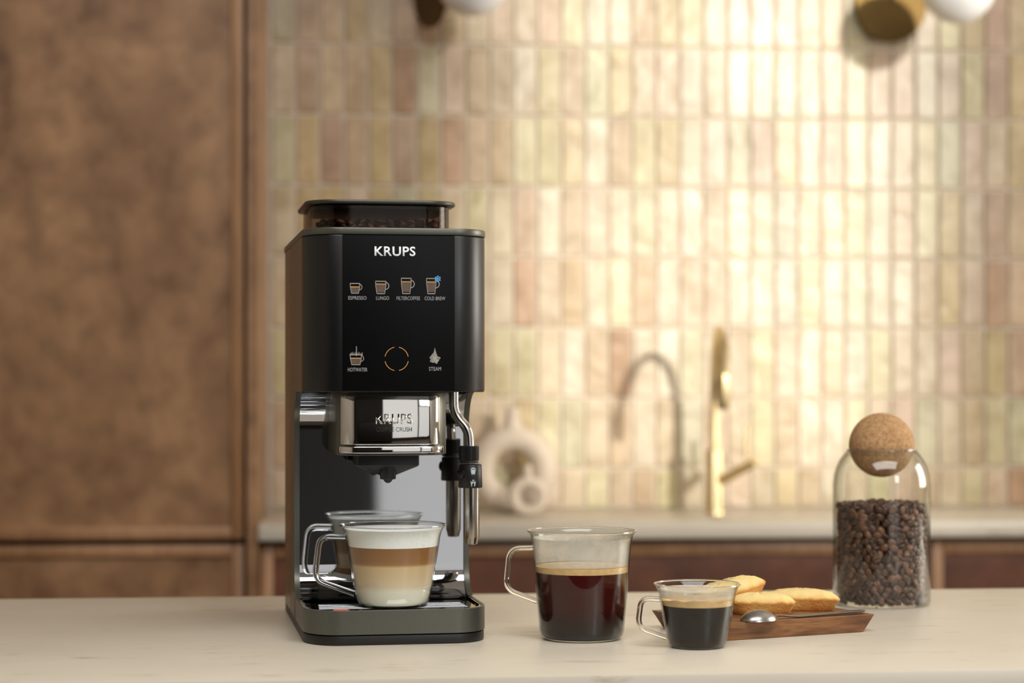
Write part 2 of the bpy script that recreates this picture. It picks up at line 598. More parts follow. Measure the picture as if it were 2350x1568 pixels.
def smooth_path(pts, r, n=6):
    """polyline with rounded corners of radius r"""
    P = [Vector(p) for p in pts]
    out = [P[0]]
    for i in range(1, len(P) - 1):
        a, b, c = P[i - 1], P[i], P[i + 1]
        rr = min(r, (a - b).length * 0.48, (c - b).length * 0.48)
        s, e = b + (a - b).normalized() * rr, b + (c - b).normalized() * rr
        for k in range(n + 1):
            t = k / n
            out.append(s * (1 - t) ** 2 + b * 2 * t * (1 - t) + e * t * t)
    out.append(P[-1])
    return out

def tube_bm(path, rad, seg=14, bm=None, cap=True):
    bm = bm or bmesh.new()
    P = [Vector(p) for p in path]
    R = rad if isinstance(rad, (list, tuple)) else [rad] * len(P)
    t0 = (P[1] - P[0]).normalized()
    up = Vector((0, 0, 1)) if abs(t0.z) < 0.9 else Vector((1, 0, 0))
    u = t0.cross(up).normalized()
    rings = []
    for i, p in enumerate(P):
        t = (P[min(i + 1, len(P) - 1)] - P[max(i - 1, 0)]).normalized()
        u = (u - t * u.dot(t)).normalized()
        w = t.cross(u)
        rings.append([bm.verts.new(p + (u * math.cos(2 * PI * k / seg) + w * math.sin(2 * PI * k / seg)) * R[i]) for k in range(seg)])
    for a, b in zip(rings[:-1], rings[1:]):
        for k in range(seg):
            bm.faces.new((a[k], a[(k + 1) % seg], b[(k + 1) % seg], b[k]))
    if cap:
        bm.faces.new(list(reversed(rings[0]))); bm.faces.new(rings[-1])
    return bm

def tube(name, path, rad, mat, parent=None, seg=14):
    return link(name, to_mesh(tube_bm(path, rad, seg), name, 60), mat, parent)

def extrude_x_bm(poly, x0, x1):
    """side profile (y, z) extruded along x"""
    bm = bmesh.new()
    a = [bm.verts.new((x0, y, z)) for y, z in poly]
    b = [bm.verts.new((x1, y, z)) for y, z in poly]
    n = len(poly)
    for i in range(n):
        bm.faces.new((a[i], a[(i + 1) % n], b[(i + 1) % n], b[i]))
    bm.faces.new(a); bm.faces.new(list(reversed(b)))
    return bm

def text_mesh(name, body, x0, x1, z0, z1, y, weight=0.0, depth=0.0002, bevel=0.0, spacing=1.0):
    """lettering fitted into the rectangle x0..x1, z0..z1 on the plane y, facing -y"""
    cu = bpy.data.curves.new(name, 'FONT')
    cu.body = body
    cu.size = 1.0
    cu.offset = weight
    cu.space_character = spacing
    cu.resolution_u = 4
    ob = bpy.data.objects.new(name + '_tmp', cu)
    COL.objects.link(ob)
    bpy.context.view_layer.update()
    me = bpy.data.meshes.new_from_object(ob.evaluated_get(bpy.context.evaluated_depsgraph_get()))
    bpy.data.objects.remove(ob)
    bpy.data.curves.remove(cu)
    xs = [v.co.x for v in me.vertices]; ys = [v.co.y for v in me.vertices]
    ax, bx, ay, by = min(xs), max(xs), min(ys), max(ys)
    for v in me.vertices:
        v.co = Vector((x0 + (v.co.x - ax) / (bx - ax) * (x1 - x0), y, z0 + (v.co.y - ay) / (by - ay) * (z1 - z0)))
    bm = bmesh.new(); bm.from_mesh(me)
    bmesh.ops.dissolve_limit(bm, angle_limit=0.01, verts=bm.verts[:], edges=bm.edges[:])
    r = bmesh.ops.extrude_face_region(bm, geom=bm.faces[:])
    for g in r['geom']:
        if isinstance(g, bmesh.types.BMVert):
            g.co.y -= depth
    bmesh.ops.recalc_face_normals(bm, faces=bm.faces)
    bm.to_mesh(me); bm.free()
    me.name = name
    return me

def ring_strip(bm, cx, cz, r0, r1, a0, a1, y, n=24, mat_i=0, sx=1.0):
    a = []
    for i in range(n + 1):
        t = a0 + (a1 - a0) * i / n
        a.append((bm.verts.new((cx + r0 * math.cos(t) * sx, y, cz + r0 * math.sin(t))), bm.verts.new((cx + r1 * math.cos(t) * sx, y, cz + r1 * math.sin(t)))))
    for p, q in zip(a[:-1], a[1:]):
        f = bm.faces.new((p[0], q[0], q[1], p[1])); f.material_index = mat_i

def poly(bm, pts, y, mat_i=0):
    f = bm.faces.new([bm.verts.new((x, y, z)) for x, z in pts]); f.material_index = mat_i

def arr(v):
    return Vector(v)

# ================================================================== THE ROOM
WY = 3.806            # tiled wall plane
FY = 3.435            # front of the back worktop
def struct(name, bm_or_ob, mat=None, label=None):
    o = bm_or_ob if isinstance(bm_or_ob, bpy.types.Object) else link(name, to_mesh(bm_or_ob, name), mat)
    return tag(o, label, None, None, 'structure')

struct('floor', box('floor', (-2.4, 3.5, -2.4, 3.9, -0.05, 0.0), 'floor'))
struct('ceiling', box('ceiling', (-2.4, 3.5, -2.4, 3.9, 3.0, 3.05), 'ceiling'))
struct('wall_left', box('wall_left', (-2.45, -2.4, -2.4, 3.9, 0.0, 3.0), 'plaster'))
wall_back = struct('wall_back', box('wall_back', (-2.4, 3.5, WY, WY + 0.1, 0.0, 3.0), 'grout'))

# wall behind the camera: a tall bay covered by an added glowing blind, and a high clear bay that lets the sun in
bm = bmesh.new()
WX0, WX1, WZ0, WZ1 = 0.50, 1.93, 0.12, 2.92
SX0, SX1, SZ0 = 1.99, 2.88, 1.78
box_bm(-2.4, WX0, -2.3, -2.2, 0, 3.0, bm=bm)
box_bm(WX1, SX0, -2.3, -2.2, 0, 3.0, bm=bm)
box_bm(SX1, 3.5, -2.3, -2.2, 0, 3.0, bm=bm)
box_bm(WX0, WX1, -2.3, -2.2, 0, WZ0, bm=bm)
box_bm(SX0, SX1, -2.3, -2.2, 0, WZ0, bm=bm)
box_bm(SX0, SX1, -2.3, -2.2, SZ0 - .08, SZ0, bm=bm)
box_bm(WX0, WX1, -2.3, -2.2, WZ1, 3.0, bm=bm)
box_bm(SX0, SX1, -2.3, -2.2, WZ1, 3.0, bm=bm)
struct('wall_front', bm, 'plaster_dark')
# right wall with side window (y 2.15..3.35, z 1.0..2.3)
bm = bmesh.new()
box_bm(3.4, 3.5, -2.2, 2.15, 0, 3.0, bm=bm)
box_bm(3.4, 3.5, 3.35, WY, 0, 3.0, bm=bm)
box_bm(3.4, 3.5, 2.15, 3.35, 0, 1.0, bm=bm)
box_bm(3.4, 3.5, 2.15, 3.35, 2.3, 3.0, bm=bm)
struct('wall_right', bm, 'plaster')

def window(name, x0, x1, y, z0, z1, xs, zs):
    w = empty(name, (0, 0, 0), kind='structure')
    for d in ((x0, x0 + .05, y - .04, y + .04, z0, z1), (x1 - .05, x1, y - .04, y + .04, z0, z1),
              (x0 + .05, x1 - .05, y - .04, y + .04, z0, z0 + .05), (x0 + .05, x1 - .05, y - .04, y + .04, z1 - .05, z1)):
        box('window_frame', d, 'white_paint', w)
    for x in xs:
        box('glazing_bar', (x - .025, x + .025, y - .03, y + .03, z0 + .05, z1 - .05), 'white_paint', w)
    for z in zs:
        box('glazing_bar', (x0 + .05, x1 - .05, y - .029, y + .029, z - .022, z + .022), 'white_paint', w)
    return w
window('window_1', WX0, WX1, -2.25, WZ0, WZ1, (1.32,), (1.55,))
window('window_3', SX0, SX1, -2.25, SZ0, WZ1, (), (2.56,))
window('window_4', SX0, SX1, -2.25, WZ0, SZ0 - .08, (), (.9,))  # low bay added to hold the second glowing blind
w2 = empty('window_2', (3.45, 2.75, 0), math.radians(90), kind='structure')
for d in ((-.6, -.55, -.04, .04, 1.0, 2.3), (.55, .6, -.04, .04, 1.0, 2.3), (-.55, .55, -.04, .04, 1.0, 1.05), (-.55, .55, -.04, .04, 2.25, 2.3), (-.02, .02, -.03, .03, 1.05, 2.25)):
    box('window_frame', d, 'white_paint', w2)
# glowing blind added over the left bay: blocks sun, brightens the mirror plate
rb = empty('glow_blind', (1.22, -2.17, WZ0), label='added glowing white blind over the left bay behind the camera, brightening the chrome', cat='blind')
box('glow_cloth', (-.70, .70, -.002, .002, .02, 2.70), 'blind', rb)
tube('blind_tube', [(-.71, 0, 2.72), (.71, 0, 2.72)], .025, 'white_paint', rb)
box('hem_bar', (-.70, .70, -.008, .008, .0, .02), 'white_paint', rb)

rb = empty('glow_blind', (2.435, -2.17, WZ0), label='added short glowing white blind over the low bay behind the camera, brightening the chrome', cat='blind')  # second glowing blind, added to brighten the chrome cover
box('glow_cloth', (-.45, .45, -.002, .002, .02, 1.60), 'blind', rb)
tube('blind_tube', [(-.45, 0, 1.60), (.45, 0, 1.60)], .02, 'white_paint', rb)
box('hem_bar', (-.45, .45, -.008, .008, .0, .02), 'white_paint', rb)
# dark sideboard shape added in front of the blind to darken the chrome reflection
sb = empty('sideboard', (0.45, -1.95, 0), label='dark sideboard shape added behind the camera to darken the chrome reflection', cat='sideboard')
box('body', (-.75, .34, -.2, .2, .08, .94), 'black_soft', sb, bevel=.004)
box('top', (-.77, .36, -.21, .21, .94, .97), 'black_soft', sb, bevel=.004)
for x in (-.70, .29):
    for y in (-.16, .16):
        box('leg', (x - .02, x + .02, y - .02, y + .02, 0, .08), 'cabinet_dark', sb)

# ---- tiles of the back wall
PAL = {'C': (232, 222, 204), 'B': (218, 200, 176), 'Y': (214, 208, 164), 'P': (220, 192, 174), 'T': (202, 174, 142),
       'R': (180, 124, 94), 'G': (190, 188, 166), 'O': (200, 176, 120), 'K': (188, 152, 132), 'L': (202, 202, 170), 'D': (168, 160, 144)}
ROWS = ['GKTOBKKTBPBPYCCTOYCPCPLOYBBBYOKTT',
        'BKTTORLPTBCYBLOBPCTCYLLTYPPCBYKOT',
        'LOKTOKORTTYYOCTYOCPLKOTPYCBYLPBOT',
        'BOOPOLOBYBPCBPBLTPBYBDTOYCTYOBKTC',
        'BYTBCOPTBCRBTBYTCBPGCDYBLBCTOBRTB',
        'YBTCOBBPOYYBCTRBCLCBYPBTCYBBPTOKB',
        'TBCOYBTPBBOYLBTCBGPTYTBCYBPLBTYLD',
        'BTYCBOBPBLTPBYBTYBCPBOTCBYPTBYPRT']
PX, PZ, X0 = 0.0438, 0.1285, -0.1137
GAP = 0.0055
def tile_shape(w, h, seed):
    """slightly uneven hand-cut slab: pillowed face, soft rim"""
    rnd = random.Random(seed)
    j = lambda: rnd.uniform(-0.0007, 0.0007)
    bm = bmesh.new()
    ring = [(-w / 2 + j(), -h / 2 + j()), (w / 2 + j(), -h / 2 + j()), (w / 2 + j(), h / 2 + j()), (-w / 2 + j(), h / 2 + j())]
    tilt = rnd.uniform(-0.0012, 0.0012); tilt2 = rnd.uniform(-0.0012, 0.0012)
    f = lambda k, y: [bm.verts.new((x * k, y + (tilt * x / w + tilt2 * z / h if y < -0.004 else 0), z * (1 - (1 - k) * w / h))) for x, z in ring]
    a, b, c = f(1, 0.002), f(1, -0.0045), f(0.93, -0.006)
    for p, q in ((a, b), (b, c)):
        for i in range(4):
            bm.faces.new((p[i], p[(i + 1) % 4], q[(i + 1) % 4], q[i]))
    bm.faces.new(c)
    me = to_mesh(bm, 'tile', 30)
    me.materials.append(M['tile'])
    return me
FULL = [tile_shape(PX - GAP, PZ - GAP, k) for k in range(6)]
LOW = [tile_shape(PX - GAP, 0.0744 - GAP, 40 + k) for k in range(4)]
ZTOP = 0.8454
def jitter(c, rnd, k=0.05):
    d = 1 + rnd.uniform(-k, k)
    return tuple(min(1, v * d * (1 + rnd.uniform(-.02, .02))) for v in c[:3]) + (1,)
rnd = random.Random(3)
late = []
for r in range(-1, 8):
    for cidx in range(-1, 60):
        x = X0 + (cidx - 0.5) * PX
        if x < -0.17: continue
        zc = CT + ZTOP - (r - 0.5) * PZ if r < 7 else CT + 0.0372
        me = (FULL if r < 7 else LOW)[rnd.randrange(4)]
        seen = 0 <= r and cidx <= 33
        code = ROWS[r][cidx] if (seen and cidx < len(ROWS[0])) else rnd.choice('CBYPTOKLBC')
        colr = jitter(tuple(.80 * (.62 * a + .38 * b) for a, b in zip(lin(PAL[code]), lin((222, 204, 166)))), rnd)
        if seen:
            o = bpy.data.objects.new('tile', me)
            COL.objects.link(o)
            o.parent = wall_back
            o.location = (x, WY, zc)
            o.color = colr
        else:
            late.append((me, (x, WY, zc)))
# rows above the frame and columns far right: joined
def join_copies(items, name, mat, parent=None):
    verts, faces, mi = [], [], []
    for me, mtx in items:
        if not isinstance(mtx, Matrix): mtx = Matrix.Translation(mtx)
        k = len(verts)
        verts += [tuple(mtx @ v.co) for v in me.vertices]
        faces += [tuple(i + k for i in p.vertices) for p in me.polygons]
        mi += [p.material_index for p in me.polygons]
    m2 = bpy.data.meshes.new(name)
    m2.from_pydata(verts, [], faces)
    o = link(name, m2, mat, parent)
    m2.polygons.foreach_set('material_index', mi)
    set_smooth(m2, 30)
    return o
more = []
for r in range(1, 9):
    for cidx in range(-1, 60):
        x = X0 + (cidx - 0.5) * PX
        if x < -0.17: continue
        more.append((FULL[cidx % 5], (x, WY, CT + ZTOP + (r + 0.5) * PZ)))
ot = join_copies(late + more, 'tile', None, wall_back)
ot.data.materials.append(M['tile'])
ot.color = lin((200, 184, 160))
tag(ot, kind='stuff')

# ---- cabinets
def framed_door(parent, x0, x1, z0, z1, y, fw=0.020, name='door', panel='cabinet'):
    """frame-and-panel door, front of frame at y, panel set back"""
    d = box(name, (x0 + fw - .002, x1 - fw + .002, y + 0.007, y + 0.020, z0 + fw - .002, z1 - fw + .002), panel, parent)
    for nm, q in (('stile', (x0, x0 + fw, y, y + .022, z0, z1)), ('stile', (x1 - fw, x1, y, y + .022, z0, z1)),
                  ('rail', (x0 + fw, x1 - fw, y, y + .022, z0, z0 + fw)), ('rail', (x0 + fw, x1 - fw, y, y + .022, z1 - fw, z1))):
        box(nm, q, 'frame_wood', d, bevel=0.003, seg=2)
    return d

tc_ = empty('tall_cabinet', (-0.50, 3.45, 0), label='tall brown burl wood cabinet standing left of the tiled wall', cat='cabinet')
box('end_panel', (0.318, 0.336, -0.004, 0.352, 0, 2.6), 'cabinet', tc_)
box('carcass', (-0.60, 0.318, 0.030, 0.352, 0, 2.6), 'cabinet_dark', tc_)
framed_door(tc_, -0.40, 0.312, CT - 0.0247, 2.58, 0.002, name='door')
framed_door(tc_, -0.40, 0.312, 0.10, CT - 0.034, 0.002, name='lower_door')
box('plinth', (-0.60, 0.318, 0.03, 0.04, 0, 0.095), 'cabinet_dark', tc_)

bw = box('back_worktop', (-0.163, 3.3, FY, WY - 0.0002, CT - 0.0265, CT), 'stone', None, bevel=0.002)
tag(bw, 'pale stone worktop running along the foot of the tiled wall', 'worktop')
labs = ['brown wooden base cabinet beside the tall cabinet, behind the coffee machine', 'brown wooden base cabinet under the brass tap', 'brown wooden base cabinet at the far right, behind the jar of beans']
for i, (x0, x1) in enumerate(((-0.163, 0.399), (0.401, 0.960), (0.962, 1.80))):
    bc = empty('base_cabinet', ((x0 + x1) / 2, FY + .03, 0), label=labs[i], cat='cabinet', group='base cabinets under the back worktop')
    h = (x1 - x0) / 2
    box('carcass', (-h, h, 0.03, 0.33, 0.0, CT - 0.0266), 'cabinet_dark', bc)
    framed_door(bc, -h + .0015, h - .0015, 0.10, CT - 0.036, 0.002, fw=0.021, panel='panel_red_shaded')

# ---- island in the foreground
isl = empty('kitchen_island', (0.16, 2.0, 0), math.radians(1.6), label='kitchen island with pale stone worktop carrying the coffee machine and cups', cat='island')
box('worktop', (-2.0, 2.2, -0.3165, 0.323, CT - 0.030, CT), 'stone', isl, bevel=0.0025)
box('body', (-1.9, 2.1, -0.28, 0.28, 0.0, CT - 0.0301), 'cabinet', isl)

# ================================================================== TAP, VASES, SCONCES
tap = empty('kitchen_tap', (0.6268, 3.654, CT), label='brass gooseneck kitchen tap with side lever standing on the back worktop', cat='tap')
lathe('base_body', [(0, 0), (.0165, 0), (.0165, .004), (.0146, .006), (.0146, .112), (.0125, .115), (0, .115)], 'brass', tap, seg=32)
dx, dy = -0.031, -0.268
path = [(0, 0, .11), (0, 0, .15), (0, 0, .19)]
for i in range(1, 19):
    a = PI * i / 18
    k = (1 - math.cos(a)) / 2
    path.append((dx * k, dy * k, .19 + .131 * math.sin(a)))
tube('neck', path, .0088, 'brass', tap, 18)
tube('spray_head', [(dx, dy, .245), (dx, dy, .19), (dx, dy, .188)], [.0092, .0105, .0098], 'brass', tap, 18)
tube('lever_body', [(.004, 0, .055), (.060, -.072, .0945)], .0088, 'brass', tap, 18)
tube('lever_pin', [(.046, -.055, .088), (.046, -.055, .155)], .0032, 'brass', tap, 10)

def donut_vase(loc, R, r, neck_h, neck_r, label, rz=0):
    v = empty('donut_vase', loc, rz, label=label, cat='vase', group='ring vases')
    bm = bmesh.new()
    n, m = 48, 20
    grid = []
    for i in range(n):
        a = 2 * PI * i / n
        row = []
        for k in range(m):
            b = 2 * PI * k / m
            rr = R + r * math.cos(b)
            row.append(bm.verts.new((rr * math.cos(a), r * 1.05 * math.sin(b), max(0.0, R + r * 0.985 + rr * math.sin(a)))))
        grid.append(row)
    for i in range(n):
        for k in range(m):
            bm.faces.new((grid[i][k], grid[(i + 1) % n][k], grid[(i + 1) % n][(k + 1) % m], grid[i][(k + 1) % m]))
    link('ring_body', to_mesh(bm, 'ring_body', 80), 'ceramic', v)
    z0 = 2 * R + r * 1.2
    lathe('neck', [(r * .98, z0), (r * .8, z0 + r * .62), (neck_r * 1.12, z0 + (neck_h - z0) * .62), (neck_r, neck_h - .002), (neck_r * .93, neck_h), (neck_r * .7, neck_h), (neck_r * .66, neck_h - .02)], 'ceramic', v, seg=28)
    return v
donut_vase((0.272, 3.690, CT), .0555, .0225, .188, .0115, 'large cream ceramic ring vase standing against the tiles behind the small one')
donut_vase((0.292, 3.608, CT), .0250, .0100, .090, .0068, 'small cream ceramic ring vase standing in front of the large one')

def sconce(x, zc, gx, gy, gz, tilt, label):
    s = empty('wall_sconce', (x, WY - .006, CT + zc), label=label, cat='wall lamp', group='globe wall lamps on the tiled wall')
    d = lathe('brass_disc', [(0, -.004), (.066, -.004), (.067, 0), (.066, .004), (0, .004)], 'brass_dark', s, seg=48)
    d.rotation_euler = (PI / 2, 0, tilt)
    d.location = (0, -.075 if tilt else -.012, 0)
    g = Vector((gx - x, gy - (WY - .006), gz - zc))
    gl = lathe('globe', [(.0645 * math.sin(PI * i / 24), .0645 * -math.cos(PI * i / 24)) for i in range(25)], 'opal', s, seg=40)
    gl.location = g
    tube('arm', smooth_path([(0, 0.0, .0), (0, -.03, .03), (g.x * .6, g.y * .6, g.z + .07), (g.x, g.y, g.z + .06)], .03), .005, 'brass_dark', s)
    lathe('rose', [(0, 0), (.02, 0), (.02, .012), (0, .012)], 'brass_dark', s, seg=24).rotation_euler = (PI / 2, 0, 0)
sconce(0.977, .9236, 1.030, 3.534, .9145, 0, 'white globe wall lamp with round brass plate at the top right')
sconce(0.130, .9300, 0.193, 3.534, .9165, math.radians(-66), 'white globe wall lamp at the top above the coffee machine, brass plate edge-on')

# ================================================================== COFFEE MACHINE
HW = 0.084
cm = empty('coffee_machine', (0.0362, 1.8844, CT), math.radians(5.5),
           label='black and olive bean-to-cup coffee machine with chrome brew head and bean hopper on top', cat='coffee machine')
prism('base_foot', inset(plan(HW, 0, .310, .0325, .040, .012), .0008), 0.0, .0088, 'black_soft', cm, bevel=.0012)

def ring_prism(name, outer, inner, z0, z1, mat, parent, rim=0.0006):
    bm = bmesh.new()
    def ring(pts, z): return [bm.verts.new((x, y, z)) for x, y in pts]
    loops = [ring(outer, z0), ring(outer, z1 - rim), ring(inset(outer, rim), z1), ring(inset(inner, -rim), z1), ring(inner, z1 - rim), ring(inner, z0)]
    n = len(outer)
    loops.append(loops[0])
    for a, b in zip(loops[:-1], loops[1:]):
        for i in range(n):
            bm.faces.new((a[i], a[(i + 1) % n], b[(i + 1) % n], b[i]))
    return link(name, to_mesh(bm, name, 35), mat, parent)

tray_out = plan(HW, 0, .139, .0325, .040, .003)
ring_prism('tray_housing', tray_out, inset(tray_out, .0034), .0098, .0315, 'olive', cm)
prism('tray_pan', inset(tray_out, .0036), .0098, .0150, 'black_soft', cm)
# chrome rim line inside the housing
ring_prism('tray_rim', inset(tray_out, .0035), inset(tray_out, .0055), .0270, .0312, 'chrome', cm)

# slotted chrome tray plate: outline with real slots cut through
bm = bmesh.new()
edges = []
def loop(pts):
    vs = [bm.verts.new((x, y, 0.0292)) for x, y in pts]
    for i in range(len(vs)):
        edges.append(bm.edges.new((vs[i], vs[(i + 1) % len(vs)])))
loop(inset(tray_out, .0056))
for k in range(7):
    y = .0335 + k * .0072
    for xa, xb in ((-.0685 + k * .0004, -.006), (.006, .0685 - k * .0004)):
        loop([(xa, y), (xb, y), (xb, y + .0034), (xa, y + .0034)])
bmesh.ops.triangle_fill(bm, use_beauty=True, use_dissolve=False, edges=edges)
ext = bmesh.ops.extrude_face_region(bm, geom=bm.faces[:])
for g in ext['geom']:
    if isinstance(g, bmesh.types.BMVert): g.co.z -= .0016
plate = link('drip_plate', to_mesh(bm, 'drip_plate'), 'chrome', cm)
for k in range(6):
    y = .0335 + k * .0072 + .0053
    for xa, xb in ((-.0685 + k * .0004, -.006), (.006, .0685 - k * .0004)):
        bmx = tube_bm([(xa, y, .0290), (xb, y, .0290)], .0006, 10)
        link('slat', to_mesh(bmx, 'slat', 60), 'slat', plate)
fl = lathe('level_float', [(0, 0), (.0062, 0), (.0062, .0006), (.005, .0014), (0, .0016)], 'red_float', plate, seg=28)
fl.location = (-.0500, .0215, .0291); fl.scale = (1.25, .8, 1)
tag(fl, 'red oval water level float')

# body: side profile extruded across the width
def arc(cy, cz, ry, rz, a0, a1, n=10):
    return [(cy + ry * math.cos(a0 + (a1 - a0) * i / n), cz + rz * math.sin(a0 + (a1 - a0) * i / n)) for i in range(n + 1)]
prof = [(.143, .0098), (.143, .190)] + arc(.103, .190, .040, .0373, 0, PI / 2)[1:] + [(.0435, .2273), (.0435, .3692), (.2045, .3692), (.2045, .0098)]
link('body_shell', to_mesh(extrude_x_bm(prof, -HW, HW), 'body_shell', 30), 'side', cm)
prism('water_tank', plan(HW - .0003, .2055, .310, .001, .001, .014), .0098, .3692, 'tank', cm)
for s in (-1, 1):
    f = [(.112, .0318)] + arc(.108, .062, .031, .0302, -PI / 2, 0)[1:] + arc(.098, .190, .041, .0373, 0, PI / 2) + [(.150, .2273), (.150, .0318)]
    xa, xb = sorted((s * .0795, s * (HW + .0006)))
    link('column_rail', to_mesh(extrude_x_bm(f, xa, xb), 'column_rail', 30), 'olive', cm)
# mirror-polished back plate, curved forward at both ends
front = arc(.1085, .0615, .032, .032, -PI / 2, 0, 14) + arc(.1005, .190, .040, .0371, 0, PI / 2, 14)
back = [(y + .0012, z) for y, z in reversed(front)]
link('back_plate', to_mesh(extrude_x_bm(front + back, -.0793, .0793), 'back_plate', 40), 'steel_mirror', cm)

# head
prism('front_shell', plan(HW, 0, .0433, .0325, .040, .0005, seg=14), .2276, .3690, 'black', cm, bevel=.0014)
disp = box('display_panel', (-.0508, .0508, -.0005, .001, .2290, .3686), 'display', cm, bevel=.0003)
prism('top_trim', plan(HW + .0005, -.0005, .3105, .0325, .040, .012), .3692, .3755, 'olive', cm, bevel=.0011)

# print on the display
YP = -.0006
link('logo_lettering', text_mesh('logo_lettering', 'KRUPS', -.0219, .0150, .3500, .3586, YP, weight=.018, spacing=1.08), 'white_ink', disp)
for body, a, b, z0, z1 in (('ESPRESSO', -.0455, -.0292, .3105, .3137), ('LUNGO', -.0205, -.0088, .3105, .3137), ('FILTERCOFFEE', -.0020, .0192, .3105, .3137),
                           ('COLD BREW', .0234, .0421, .3105, .3137), ('HOTWATER', -.0459, -.0284, .2461, .2495), ('STEAM', .0273, .0383, .2468, .2503)):
    link('caption', text_mesh('caption', body, a, b, z0, z1, YP, spacing=1.05), 'grey_ink', disp)
def cup_icon(name, x0, x1, z0, z1, fill, snow=False):
    """glass cup drawn in flat print: outline, coffee, crema line, handle"""
    bm = bmesh.new()
    w = x1 - x0; cx = (x0 + x1) / 2; t = .0005
    def side(z): return w / 2 * (.74 + .26 * min(1, (z - z0) / (z1 - z0) * 1.5))
    n = 8
    L = [(cx - side(z0 + (z1 - z0) * i / n), z0 + (z1 - z0) * i / n) for i in range(n + 1)]
    Rr = [(2 * cx - x, z) for x, z in L]
    zf = z0 + (z1 - z0) * fill
    body = [(x + t * 1.3, z) for x, z in L if z <= zf and z > z0 + .0006] + [(x - t * 1.3, z) for x, z in reversed(Rr) if z <= zf and z > z0 + .0006]
    poly(bm, list(reversed(body)), YP - .0001, 1)
    zt = max(z for x, z in L if z <= zf)
    hw = side(zt) - t * 1.3
    poly(bm, [(cx - hw, zt - .0002), (cx + hw, zt - .0002), (cx + hw, zt + .0005), (cx - hw, zt + .0005)], YP - .00015, 2)
    for S_, sgn in ((L, 1), (Rr, -1)):
        for p, q in zip(S_[:-1], S_[1:]):
            poly(bm, [p, (p[0] + sgn * t, p[1]), (q[0] + sgn * t, q[1]), q], YP - .0002, 0)
    for zz, k in ((z0, .74), (z1 - t * 1.4, 1.0)):
        poly(bm, [(cx - w / 2 * k, zz), (cx + w / 2 * k, zz), (cx + w / 2 * k, zz + t * 1.4), (cx - w / 2 * k, zz + t * 1.4)], YP - .0002, 0)
    rh = (z1 - z0) * (.26 if z1 - z0 > .012 else .3)
    ring_strip(bm, x1 - .0008, z0 + (z1 - z0) * .62, rh * .82, rh, -PI / 2, PI / 2, YP - .0002, 16, 0, 1.0)
    if snow:
        for k in range(6):
            a = k * PI / 3 + PI / 6
            d = Vector((math.cos(a), math.sin(a))); q = Vector((-d.y, d.x)) * .00028
            c0 = Vector((x1 + .0013, z1 - .0006))
            for r0, r1, qq in ((.0003, .0031, q), (.0018, .0022, q * 4)):
                pts = [c0 + d * r0 + qq, c0 + d * r1 + qq, c0 + d * r1 - qq, c0 + d * r0 - qq]
                poly(bm, [(p.x, p.y) for p in pts], YP - .0004, 3)
    me = to_mesh(bm, name)
    return link(name, me, ['icon_glass', 'icon_brown', 'icon_crema', 'icon_blue'], disp)
cup_icon('espresso_icon', -.0440, -.0350, .3160, .3254, .72)
cup_icon('lungo_icon', -.0212, -.0114, .3158, .3275, .84)
cup_icon('filter_coffee_icon', .0020, .0114, .3160, .3304, .75)
cup_icon('cold_brew_icon', .0249, .0340, .3160, .3304, .75, snow=True)
cup_icon('hot_water_icon', -.0440, -.0335, .2519, .2615, .70)
bm = bmesh.new()
poly(bm, [(-.0386, .2600), (-.0379, .2600), (-.0378, .2687), (-.0387, .2687)], YP - .0005)
for k in range(14):
    a = -.0445 + k * .00085
    hgt = .0012 + .0016 * abs(math.sin(k * 2.3))
    poly(bm, [(a, .2608), (a + .0008, .2606), (a + .0006 + .0004 * math.sin(k), .2614 + hgt)], YP - .0004)
link('splash_icon', to_mesh(bm, 'splash_icon'), 'icon_steam', disp)
bm = bmesh.new()
pts = []
for i in range(40):
    a = 2 * PI * i / 40
    r = .0046 + .0006 * math.sin(5 * a + 1) + .0004 * math.sin(9 * a)
    zz = .2578 + r * math.sin(a) * .9
    k = max(0, math.sin(a)) ** 6
    pts.append((.0325 + r * math.cos(a) * (1 - .6 * max(0, math.sin(a)) ** 2), zz + k * .0050))
poly(bm, pts, YP - .0003)
poly(bm, [(.0300, .2560), (.0325, .2540), (.0345, .2565), (.0332, .2610), (.0326, .2672), (.0321, .2610)], YP - .0004)
link('steam_icon', to_mesh(bm, 'steam_icon'), 'icon_steam', disp)
bm = bmesh.new()
for k in range(4):
    a = PI / 4 + k * PI / 2
    ring_strip(bm, -.0020, .2575, .01045, .01085, a - .58, a + .58, YP - .0003, 20)
link('start_button_ring', to_mesh(bm, 'start_button_ring'), 'icon_gold', disp)

# hopper and lid
hop = plan(.068, .130, .280, .032, .030, .028)
ring_prism('bean_hopper', hop, inset(hop, .0018), .3755, .4065, 'smoke', cm)
prism('hopper_floor', inset(hop, .0021), .3755, .3768, 'black_soft', cm)
prism('hopper_lid', plan(.0735, .1245, .2855, .034, .032, .030), .4072, .4112, 'olive_dark', cm, bevel=.0014)
prism('lid_seal', inset(hop, .0021), .4032, .4064, 'black_soft', cm)

